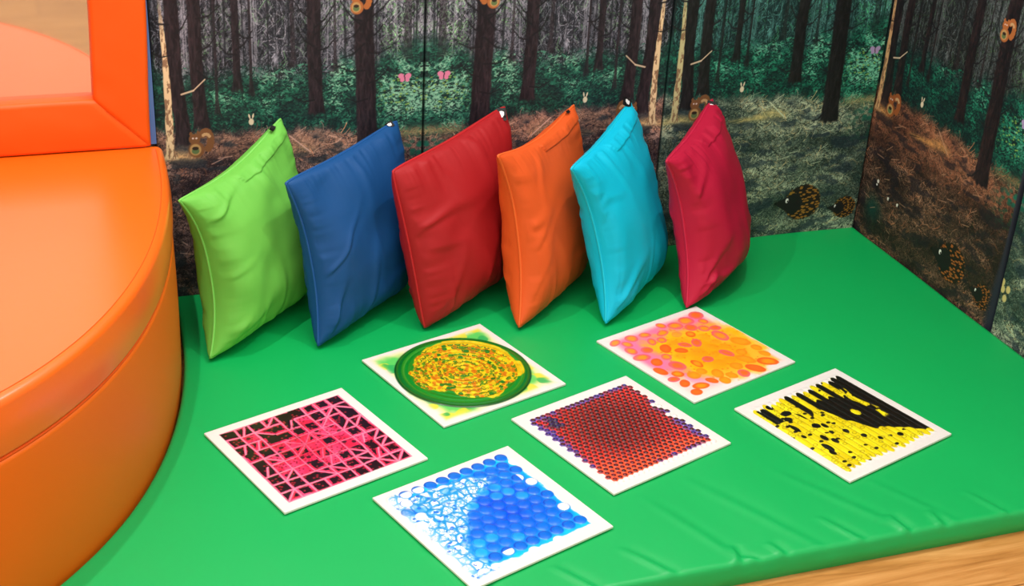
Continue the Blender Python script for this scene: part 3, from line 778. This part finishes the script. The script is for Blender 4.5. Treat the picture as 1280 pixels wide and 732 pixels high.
# ------------------------------------------------------------------ sensory tiles
TS = 0.302
def tile_root(cx, cy, deg, label):
    r = empty('sensory_tile', (cx, cy, 0.0), math.radians(deg)); tag(r, label, 'sensory tile', 'square liquid-filled tiles on the mat')
    h = TS / 2
    box('base_board', (-h, -h, 0.001), (h, h, .006), M_TILE, r, bevel=.001)
    return r
def gel(root, N, size, paint, height):
    g = np.linspace(-.5, .5, N); x, y = np.meshgrid(g, g, indexing='ij')
    # x runs from the lower corner to the right one, y from the lower to the left one, both 0..1 over the whole tile
    tx = x * size / TS + .5; ty = y * size / TS + .5
    c = paint(tx, ty); hgt = height(tx, ty) if height else np.zeros_like(x)
    e = np.minimum(.5 - np.abs(x), .5 - np.abs(y)) * size
    z = .00605 + .0001 * sst(0, .002, e) + hgt * sst(0, .004, e)
    co = np.stack([x * size, y * size, z], -1)
    mesh_np('gel_panel', co.reshape(-1, 3), grid_faces(N, N), M_GEL, root, col=c)

WHT = np.array([232, 230, 226.])
def hexgrid(x, y, n, jitter=0.0, seed=0):
    """nearest centre of a hexagonal grid with n cells per unit: distance in cells, id, centre"""
    X_ = x * n; Y_ = y * n / .866
    best = np.full(x.shape, 9.0); bid = np.zeros(x.shape); bx = np.zeros(x.shape); by = np.zeros(x.shape)
    r0 = np.floor(Y_)
    for dr in (-1, 0, 1, 2):
        r = r0 + dr; off = .5 * (np.mod(r, 2))
        c0 = np.round(X_ - off)
        for dc in (-1, 0, 1):
            c = c0 + dc; px_ = c + off; py_ = r
            if jitter: px_ = px_ + jitter * (hsh(c, r, seed) - .5); py_ = py_ + jitter * (hsh(c, r, seed + 3) - .5)
            dd = np.hypot(px_ - X_, (py_ - Y_) * .866); k = dd < best
            best = np.where(k, dd, best); bid = np.where(k, hsh(c, r, seed + 7), bid)
            bx = np.where(k, px_ / n, bx); by = np.where(k, py_ * .866 / n, by)
    return best, bid, bx, by

# --- pink, crazed
def pink_fields(x, y):
    wx = x + .02 * (fbm(x * 5, y * 5, 3, 2) - .5); wy = y + .02 * (fbm(x * 5, y * 5, 4, 2) - .5)
    n = 9.0; gx = (wx - .07) / .86 * n; gy = (wy - .07) / .86 * n
    ix = np.floor(gx); iy = np.floor(gy); fx = gx - ix; fy = gy - iy
    # grid lines with some missing, plus random diagonals
    dl = np.where(hsh(ix, iy, 31) > .12, fx, 9); dr = np.where(hsh(ix + 1, iy, 31) > .12, 1 - fx, 9)
    db = np.where(hsh(ix, iy, 32) > .12, fy, 9); dt = np.where(hsh(ix, iy + 1, 32) > .12, 1 - fy, 9)
    h = hsh(ix, iy, 33)
    dg = np.where(h < .18, np.abs(fx - fy) * .7, np.where(h < .36, np.abs(fx + fy - 1) * .7, 9))
    steep = hsh(ix, iy, 39); dg = np.where((h > .5) & (h < .62), np.abs(fx - .5 * fy - .25) * .9, dg)
    line = np.minimum(np.minimum(np.minimum(dl, dr), np.minimum(db, dt)), dg)
    return line, ix, iy, fx, fy, h
def pink(x, y):
    p = Paint(x.shape); p.c[:] = WHT
    inside = sst(0.066, .074, np.minimum(np.minimum(x, 1 - x), np.minimum(y, 1 - y)))
    line, ix, iy, fx, fy, h = pink_fields(x, y)
    r = np.hypot(x - .5, y - .5) / .5
    base = np.array([236, 58, 108.]) + (fbm(x * 9, y * 9, 5, 3) - .5)[..., None] * np.array([30, 60, 60.])
    base = base * (1 - .0) + np.array([10, -10, -20.]) * sst(.5, 0, r)[..., None]
    p.over(base, inside)
    # dark bubbles in the cells, larger towards the rim
    side = np.where(h < .18, fx > fy, np.where(h < .36, fx + fy > 1, 0)) * 1.0; a2 = hsh(ix + side * 7, iy, 51)
    cheb = np.maximum(np.abs((ix + .5) / 9 - .5), np.abs((iy + .5) / 9 - .5)) * 2
    sc = a2 * .9 + 1.0 * cheb
    wob = .07 * (fbm(x * 34, y * 34, 6, 2) - .5)
    big_ = (sc > 1.18) * sst(.085, .115, line + wob); sml = ((sc > .80) & (sc <= 1.18)) * sst(.17, .21, line + wob)
    p.over((206, 28, 66), sst(.42, .65, fbm(x * 16, y * 16, 19, 3)) * inside * .85)
    f1, f2, idv = worley(x * 48, y * 48, 9)
    p.over((140, 20, 44), (idv > .50) * sst(.42, .2, f1) * inside * .9)
    g1, g2, gi = worley(x * 20, y * 20, 29)
    p.over((60, 16, 26), (gi > .72) * sst(.34, .24, g1) * inside * .9 * sst(.05, .3, r))
    p.over((34, 10, 18), np.maximum(big_, sml) * inside)
    p.over((226, 36, 60), (idv < .25) * sst(.5, .25, f1) * inside * .6)
    lw = .035 + .03 * sst(.1, 1, r)
    p.over((246, 118, 156), sst(lw + .06, lw - .02, line) * inside * (.45 + .4 * sst(.1, .7, r)))
    p.over((250, 176, 196), sst(.035, 0, line) * inside * (.25 + .6 * sst(.2, 1, r)))
    return p.c
def pink_h(x, y):
    line, *_ = pink_fields(x, y); return .0010 * sst(0, .25, line) * sst(.066, .074, np.minimum(np.minimum(x, 1 - x), np.minimum(y, 1 - y)))
t = tile_root(-1.565, -.676, 19.2, 'pink and black crackle-patterned liquid tile, nearest the orange seat'); gel(t, 330, .297, pink, pink_h)

# --- green and yellow spiral
def gring(x, y):
    return np.hypot(x - .5, y - .5), np.arctan2(y - .5, x - .5)
def greeny(x, y):
    p = Paint(x.shape); p.c[:] = WHT
    r, a = gring(x, y)
    # stains in the corners
    cd = np.minimum(.5 - np.abs(x - .5), .5 - np.abs(y - .5))
    n = fbm(x * 7, y * 7, 4, 3)
    st = sst(.035, .12, cd + .05 * (n - .5)) * sst(.40, .50, r + .0)
    p.over((238, 232, 140), sst(.02, .10, cd + .06 * (n - .5)) * .9)
    p.over((84, 206, 96), sst(.05, .13, cd + .13 * (n - .5)) * .95)
    p.over((226, 222, 60), sst(.52, .62, fbm(x * 13, y * 13, 8, 2)) * sst(.04, .08, cd) * .8)
    p.over((40, 170, 90), sst(.60, .68, fbm(x * 10, y * 10, 18, 2)) * sst(.05, .10, cd) * .8)
    disc = sst(.468, .460, r)
    yel = np.array([226, 190, 22.]) + (fbm(x * 30, y * 30, 2, 3) - .5)[..., None] * np.array([60, 70, 30.])
    p.over(yel, disc)
    # small swirling green and brown rings
    for bi, (nb, kk, sd) in enumerate(((20, 2.6, 5), (33, 3.6, 6))):
        band = np.floor(r * nb); f = np.mod(r * nb, 1) - .5
        na = np.maximum(3, np.round(2 * np.pi * (band + .5) / 1.1)); ag = (a / (2 * np.pi) + .5) * na + hsh(band, band * 0, sd); k = np.floor(ag); g = np.mod(ag, 1) - .5
        hh = hsh(np.mod(k, na), band, sd); q = np.hypot(f, g) + .12 * (fbm(x * 60, y * 60, 30, 2) - .5)
        dm = disc * (r < .37)
        p.over((196, 104, 16), (hh < .30) * sst(.46, .38, q) * dm * .75)
        p.over((20, 96, 22), (hh > .55) * sst(.48, .42, q) * sst(.26, .32, q) * (f < .12) * dm * .95)
        p.over((70, 140, 24), (hh > .80) * sst(.30, .22, q) * dm * .9)
        p.over((206, 214, 30), ((hh > .38) & (hh < .5)) * sst(.4, .3, q) * dm * .8)
    f1, f2, idv = worley(x * 24, y * 24, 14)
    p.over((30, 116, 26), (idv > .84) * sst(.46, .38, f1) * disc * (r > .17) * (r < .37))
    # green pool creeping in from the rim
    pool = r + .16 * (fbm(np.cos(a) * 2.2 + 5, np.sin(a) * 2.2 + 5, 9, 3) - .5) + .05 * np.cos(a - 2.6) + .05 * np.cos(a + 1.3) + .03 * (fbm(x * 20, y * 20, 10, 2) - .5)
    p.over((12, 132, 30), sst(.372, .382, pool) * disc)
    p.over((6, 108, 30), sst(.415, .43, r) * disc)
    p.over((120, 190, 90), np.exp(-((r - .405) / .004) ** 2) * disc * .35)
    p.over((4, 70, 24), np.exp(-((r - .462) / .006) ** 2))
    return p.c
def greeny_h(x, y):
    r, a = gring(x, y); d = sst(.470, .455, r)
    return d * (.0022 + .0008 * np.sin(r * 2 * np.pi * 22)) 
t = tile_root(-1.217, -.482, 18.0, 'green and yellow liquid tile with a round swirl, in front of the red cushion'); gel(t, 360, .297, greeny, greeny_h)

# --- blue domes
def blue_mask(x, y):
    # 1 = liquid, 0 = foam; foam lies towards the left corner and the lower left side
    n = fbm(x * 6, y * 6, 6, 3) - .5
    return x - np.interp(y, [0, .1, .2, .45, .65, .78, .85, .88, 1], [.30, .26, .20, .29, .49, .72, .62, .18, .1]) + .20 * n
def blue(x, y):
    p = Paint(x.shape); p.c[:] = WHT
    edge = np.minimum(np.minimum(x, 1 - x), np.minimum(y, 1 - y))
    n = fbm(x * 16, y * 16, 7, 3) - .5
    inside = sst(.085, .10, edge + .035 * n)
    d, idv, bx, by = hexgrid(x, y, 11.4)
    mk = blue_mask(x, y)
    sea = np.array([10, 136, 240.]) + n[..., None] * np.array([30, 60, 20.])
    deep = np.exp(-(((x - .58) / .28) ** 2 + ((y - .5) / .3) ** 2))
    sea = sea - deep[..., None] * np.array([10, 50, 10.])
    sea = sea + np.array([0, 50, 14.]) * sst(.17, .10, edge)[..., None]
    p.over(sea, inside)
    # foam: white bubbles outlined in cyan
    jx = x + .02 * (fbm(x * 22, y * 22, 44, 2) - .5); jy = y + .02 * (fbm(x * 22, y * 22, 45, 2) - .5)
    f1, f2, iv = worley(jx * 17, jy * 17, 4); g1, g2, iv2 = worley(jx * 40, jy * 40, 5)
    foam = sst(.04, -.04, mk)
    fc = np.ones(x.shape + (3,)) * np.array([232, 236, 236.])
    e1 = sst(.32, .08, f2 - f1); e2 = sst(.30, .06, g2 - g1)
    pale = sst(.18, .0, x)      # washes out towards the lower-left rim
    w = np.clip(np.maximum(e1, e2 * .7 * (iv > .35)), 0, 1) * (1 - .75 * pale)
    fc = fc * (1 - w[..., None]) + np.array([30, 150, 222.]) * w[..., None]
    fc = np.where(((iv2 > .86) & (g1 < .4))[..., None], np.array([30, 120, 226.]), fc)
    p.over(fc, foam * sst(.045, .075, edge + .03 * n))
    # domes
    hh = blue_mask(bx, by)
    ring = sst(.50, .40, d)
    dome = (hh > .0) | ((np.minimum(np.minimum(bx, 1 - bx), np.minimum(by, 1 - by)) < .135) & (idv > .35) & (y > .5))
    dome = dome & (np.minimum(np.minimum(bx, 1 - bx), np.minimum(by, 1 - by)) > .085)
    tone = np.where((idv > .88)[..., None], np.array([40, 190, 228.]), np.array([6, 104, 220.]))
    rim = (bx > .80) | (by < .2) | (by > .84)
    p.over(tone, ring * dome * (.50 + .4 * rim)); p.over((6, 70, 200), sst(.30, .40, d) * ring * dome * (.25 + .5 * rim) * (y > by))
    # white gaps along the right-hand rim
    wb = (edge < .16) & (hsh(np.floor(bx * 40), np.floor(by * 40), 8) > .72)
    p.over((238, 242, 244), wb * sst(.46, .36, d) * sst(.06, .08, edge))
    return p.c
def blue_h(x, y):
    d, idv, bx, by = hexgrid(x, y, 11.4)
    e = np.minimum(np.minimum(bx, 1 - bx), np.minimum(by, 1 - by)) > .08
    return .0026 * np.sqrt(np.clip(1 - (d / .47) ** 2, 0, 1)) * e
t = tile_root(-1.310, -.958, 18.8, 'blue and white bubbly liquid tile, nearest the camera'); gel(t, 400, .297, blue, blue_h)

# --- red beads
def red(x, y):
    p = Paint(x.shape); p.c[:] = WHT
    d, idv, bx, by = hexgrid(x, y, 24)
    eb = np.minimum(np.minimum(bx, 1 - bx), np.minimum(by, 1 - by))
    bad = (bx > .86) & (by > .35) & (by < .62) & (idv > .35)
    inside = (eb > .075) & ~bad
    n = fbm(bx * 5, by * 5, 12, 3)
    rim = sst(.13, .09, eb + .16 * (n - .5) + .04 * (idv - .5))
    blob = np.exp(-(((bx - .20) / .05) ** 2 + ((by - .80) / .08) ** 2)) > .4
    cen = sst(.52, .15, np.hypot(bx - .52, by - .58))
    bg = np.array([236, 56, 46.]) * (1 - .36 * cen[..., None]) + np.array([30, 40, 10.]) * (sst(.45, .2, by) * (1 - cen) * (n > .45))[..., None]
    bg = bg * (1 - rim[..., None]) + np.array([110, 84, 170.]) * rim[..., None]
    bg = np.where(blob[..., None], np.array([54, 40, 76.]), bg)
    p.over(bg, inside * 1.0)
    core = np.array([96, 18, 26.]) * (1 - .35 * cen[..., None]) * (.75 + .6 * idv[..., None])
    core = np.where(((rim > .5) & (idv > .4))[..., None], np.array([58, 48, 150.]), core)
    core = np.where(blob[..., None], np.array([50, 46, 104.]), core)
    p.over((44, 12, 16), sst(.40, .33, d) * inside)
    p.over(core, sst(.30, .20, d) * inside)
    return p.c
def red_h(x, y):
    d, idv, bx, by = hexgrid(x, y, 24)
    e = np.minimum(np.minimum(bx, 1 - bx), np.minimum(by, 1 - by)) > .07
    return .0030 * np.sqrt(np.clip(1 - (d / .42) ** 2, 0, 1)) * e
t = tile_root(-.987, -.771, 19.1, 'dark red liquid tile covered in tiny beads, in the middle of the tiles'); gel(t, 430, .297, red, red_h)

# --- orange blobs
OB = []
_r = np.random.RandomState(12)
tries = 0
while len(OB) < 62 and tries < 9000:
    tries += 1
    ox, oy = _r.uniform(.085, .915, 2); rr_ = _r.uniform(.038, .066); 
    if all(np.hypot(ox - q[0], oy - q[1]) > (rr_ + q[2]) * .98 for q in OB): OB.append((ox, oy, rr_, _r.uniform(.75, 1.3), _r.uniform(0, 3.1), _r.uniform()))
def orangey(x, y):
    p = Paint(x.shape); p.c[:] = WHT
    edge = np.minimum(np.minimum(x, 1 - x), np.minimum(y, 1 - y))
    n = fbm(x * 4, y * 4, 6, 3) - .5; nf = fbm(x * 22, y * 22, 8, 3) - .5
    p.over((255, 214, 204), sst(.035, .075, edge) * .6)
    p.over((250, 118, 164), sst(.05, .12, edge + .05 * n) * sst(.25, .8, y + .9 * n + .2) * .95)
    yl = np.hypot((x - .57) / 1.1, (y - .45) / 1.1)
    p.over((255, 190, 24), sst(.45, .30, yl + .30 * n + .08 * nf))
    p.over((255, 186, 50), sst(.40, .30, np.hypot(x - .75, y - .28) + .2 * n) * sst(.06, .10, edge) * .9)
    p.over((255, 164, 12), sst(.33, .18, yl + .35 * n + .1 * nf) * .9)
    f1, f2, idv = worley(x * 30, y * 30, 15)
    p.over((236, 120, 20), (idv > .8) * sst(.35, .15, f1) * sst(.45, .3, yl) * .7)
    for (ox, oy, r_, asp, an, tone) in OB:
        c, s = math.cos(an), math.sin(an); dx = x - ox; dy = y - oy
        q = np.hypot((dx * c + dy * s) / (r_ * asp), (-dx * s + dy * c) / (r_ / asp)) + .12 * nf
        mid = math.hypot(ox - .52, oy - .5)
        ins = 1.0 if mid > .26 else (.35 if tone < .55 else 1.0)
        pinkish = (oy > .55 and mid > .25) or tone > .8
        outer = np.array([240, 96, 110.]) if pinkish else (np.array([250, 140, 20.]) if tone < .5 else np.array([244, 92, 24.]))
        inner = np.array([250, 158, 26.]) if tone < .62 else np.array([250, 112, 34.])
        p.over(outer, sst(1.08, .92, q) * ins * .92); p.over(inner, sst(.95, .35, q + .35 * nf) * ins * .9)
    return p.c
def orangey_h(x, y):
    h = np.zeros_like(x)
    for (ox, oy, r_, asp, an, tone) in OB:
        h = np.maximum(h, .0009 * np.clip(1 - (np.hypot(x - ox, y - oy) / r_) ** 2, 0, 1))
    return h
t = tile_root(-.706, -.519, 19.0, 'orange and pink blotchy liquid tile, in front of the crimson cushion'); gel(t, 330, .297, orangey, orangey_h)

# --- yellow and black, ribbed
def rib(x):
    f = np.mod((x - .06) / .88 * 17, 1); return f
def ribby(x, y):
    p = Paint(x.shape); p.c[:] = WHT
    f = rib(x); k = np.floor((x - .06) / .88 * 17)
    e0 = .075 + .03 * (hsh(k, k * 0, 3) - .5); e1 = .925 - .035 * hsh(k, k * 0 + 1, 3)
    endc = .03 * (2 * np.abs(f - .5)) ** 2
    inside = sst(e0 + endc - .004, e0 + endc + .004, y) * sst(e1 - endc + .004, e1 - endc - .004, y) * (x > .065) * (x < .935)
    n = fbm(x * 26, y * 10, 7, 3) - .5
    yel = np.array([232, 216, 20.]) + n[..., None] * np.array([40, 60, 40.]) 
    p.over(yel, inside)
    p.over((178, 160, 10), sst(.14, .02, np.minimum(f, 1 - f)) * inside * .6)
    g1, g2, gi = worley(x * 17 * 1.13, y * 26, 6)
    p.over((120, 108, 10), (gi > .55) * sst(.10, .03, np.abs(g1 - .30)) * inside * .55)
    p.over((26, 22, 14), (gi < .16) * sst(.36, .28, g1) * inside)
    lo = np.interp(x, [.27, .30, .36, .42, .48, .52, .61, .70, .78, .89, .94], [.80, .64, .63, .70, .66, .50, .325, .28, .22, .12, .14])
    rn = hsh(k, k * 0 + 4, 12)
    hi = .92 - .17 * (np.mod(k, 2) == 1) * (x < .8) * (.5 + rn) - .2 * (x < .36)
    lo2 = lo + .05 * (fbm(x * 18, y * 9, 9, 2) - .5); hi2 = hi - .03 * (2 * np.abs(f - .5)) ** 2
    blk = sst(lo2 - .004, lo2 + .004, y) * sst(hi2 + .004, hi2 - .004, y) * (x > .28)
    # yellow streak between the last black ribs, and the separate strip at the left
    gap = sst(.03, .02, np.abs(x - .80 - .02 * np.sin(y * 17))) * sst(.36, .40, y) * sst(.80, .76, y) * sst(.46, .50, fbm(x * 20, y * 12, 5, 3))
    blob = np.exp(-(((x - .66) / .035) ** 2 + ((y - .52) / .05) ** 2)) > .5 + .5 * n
    blk = blk * (1 - gap) * (1 - blob)
    blk = np.maximum(blk, sst(.045, .035, np.abs(x - .125)) * sst(.69, .70, y) * sst(.90, .89, y) * ((y < .885)))
    blk = np.maximum(blk, (np.hypot((x - .20) / .025, (y - .87) / .03) < 1) * 1.0)
    for (ax, ay, rx, ry) in ((.155, .60, .022, .055), (.17, .33, .022, .05), (.15, .27, .02, .03), (.235, .42, .02, .035), (.13, .50, .014, .02), (.27, .36, .02, .03), (.35, .52, .018, .03), (.33, .44, .015, .02), (.42, .40, .02, .025), (.30, .55, .03, .03), (.55, .22, .015, .02), (.70, .18, .02, .02), (.48, .30, .02, .02), (.20, .70, .03, .03), (.24, .76, .04, .03), (.90, .20, .02, .02)):
        blk = np.maximum(blk, (np.hypot((x - ax) / rx, (y - ay) / ry) < 1 + .4 * n) * 1.0)
    p.over((18, 16, 12), blk * inside)
    return p.c
def ribby_h(x, y):
    f = rib(x); return .0015 * np.sqrt(np.clip(1 - (2 * f - 1) ** 2, 0, 1)) * sst(.06, .09, np.minimum(np.minimum(x, 1 - x), np.minimum(y, 1 - y))) + .0004 * (fbm(x * 30, y * 40, 3, 2) - .5)
t = tile_root(-.541, -.849, 18.0, 'black and yellow ribbed liquid tile, the rightmost of the tiles'); gel(t, 380, .297, ribby, ribby_h)

# ------------------------------------------------------------------ lights
def area(name, loc, size, power, color=(1, 1, 1), rot=(0, 0, 0), shape='SQUARE', sy=None):
    l = bpy.data.lights.new(name, 'AREA'); l.energy = power; l.color = color; l.shape = shape; l.size = size
    if sy: l.shape = 'RECTANGLE'; l.size_y = sy
    o = bpy.data.objects.new(name, l); COL.objects.link(o); o.location = loc; o.rotation_euler = rot; return o
area('downlight', (-2.00, -.55, RZ1 - .03), .035, 15, (1, .98, .95), shape='DISK')
area('downlight', (-.80, -.75, RZ1 - .03), .035, 11, (1, .98, .95), shape='DISK')
area('ceiling_fill', (-2.4, -2.7, RZ1 - .03), 3.6, 64, (1, .98, .96), sy=3.2)  # wide soft fill standing in for a bright ceiling, spread to soften seat glare
area('ceiling_fill', (-1.05, -.80, RZ1 - .03), 1.2, 13, (1, .98, .96), sy=1.0)  # second overhead fill, added for more top light on mat and cushions
area('front_fill', (-2.6, RY0 + .05, 1.15), 3.2, 14, (.95, .98, 1), rot=(math.radians(90), 0, 0), sy=1.5)  # weak fill added before the unseen front wall, which has no window

w = bpy.data.worlds.new('room_air'); scene.world = w; w.use_nodes = True
w.node_tree.nodes['Background'].inputs['Color'].default_value = (.8, .85, .9, 1); w.node_tree.nodes['Background'].inputs['Strength'].default_value = .3

# ------------------------------------------------------------------ camera
cam = bpy.data.cameras.new('camera'); co_ = bpy.data.objects.new('camera', cam); COL.objects.link(co_)
cam.sensor_width = 36.0; cam.sensor_fit = 'HORIZONTAL'; cam.lens = 1733.172 * 36 / 1280; cam.clip_start = .02; cam.clip_end = 50
CAMC = (-1.987, -2.830, 1.450); CR = (0.945, -0.322, 0.050); CU = (0.105, 0.444, 0.890); CF = (0.309, 0.836, -0.454)
CAMC = (-1.987067, -2.829647, 1.450409); CR = (0.945333, -0.322268, 0.049896); CU = (0.104501, 0.444302, 0.889762); CF = (0.308911, 0.835906, -0.45369)   # solved from the tiles and panel seams
fw = Vector(CF).normalized(); rt = Vector(CR); rt = (rt - fw * rt.dot(fw)).normalized(); up = rt.cross(fw)
m = Matrix((rt, up, -fw)).transposed().to_4x4(); m.translation = Vector(CAMC)
co_.matrix_world = m
scene.camera = co_

# lift the whole place so that the floor is at zero
for o in list(scene.objects):
    if o.parent is None: o.matrix_world = Matrix.Translation((0, 0, ZO)) @ (Matrix.LocRotScale(o.location, o.rotation_euler, o.scale))

vs = scene.view_settings
vs.view_transform = 'Standard'; vs.look = 'None'; vs.gamma = 1.0; vs.exposure = 0.0; vs.use_curve_mapping = False
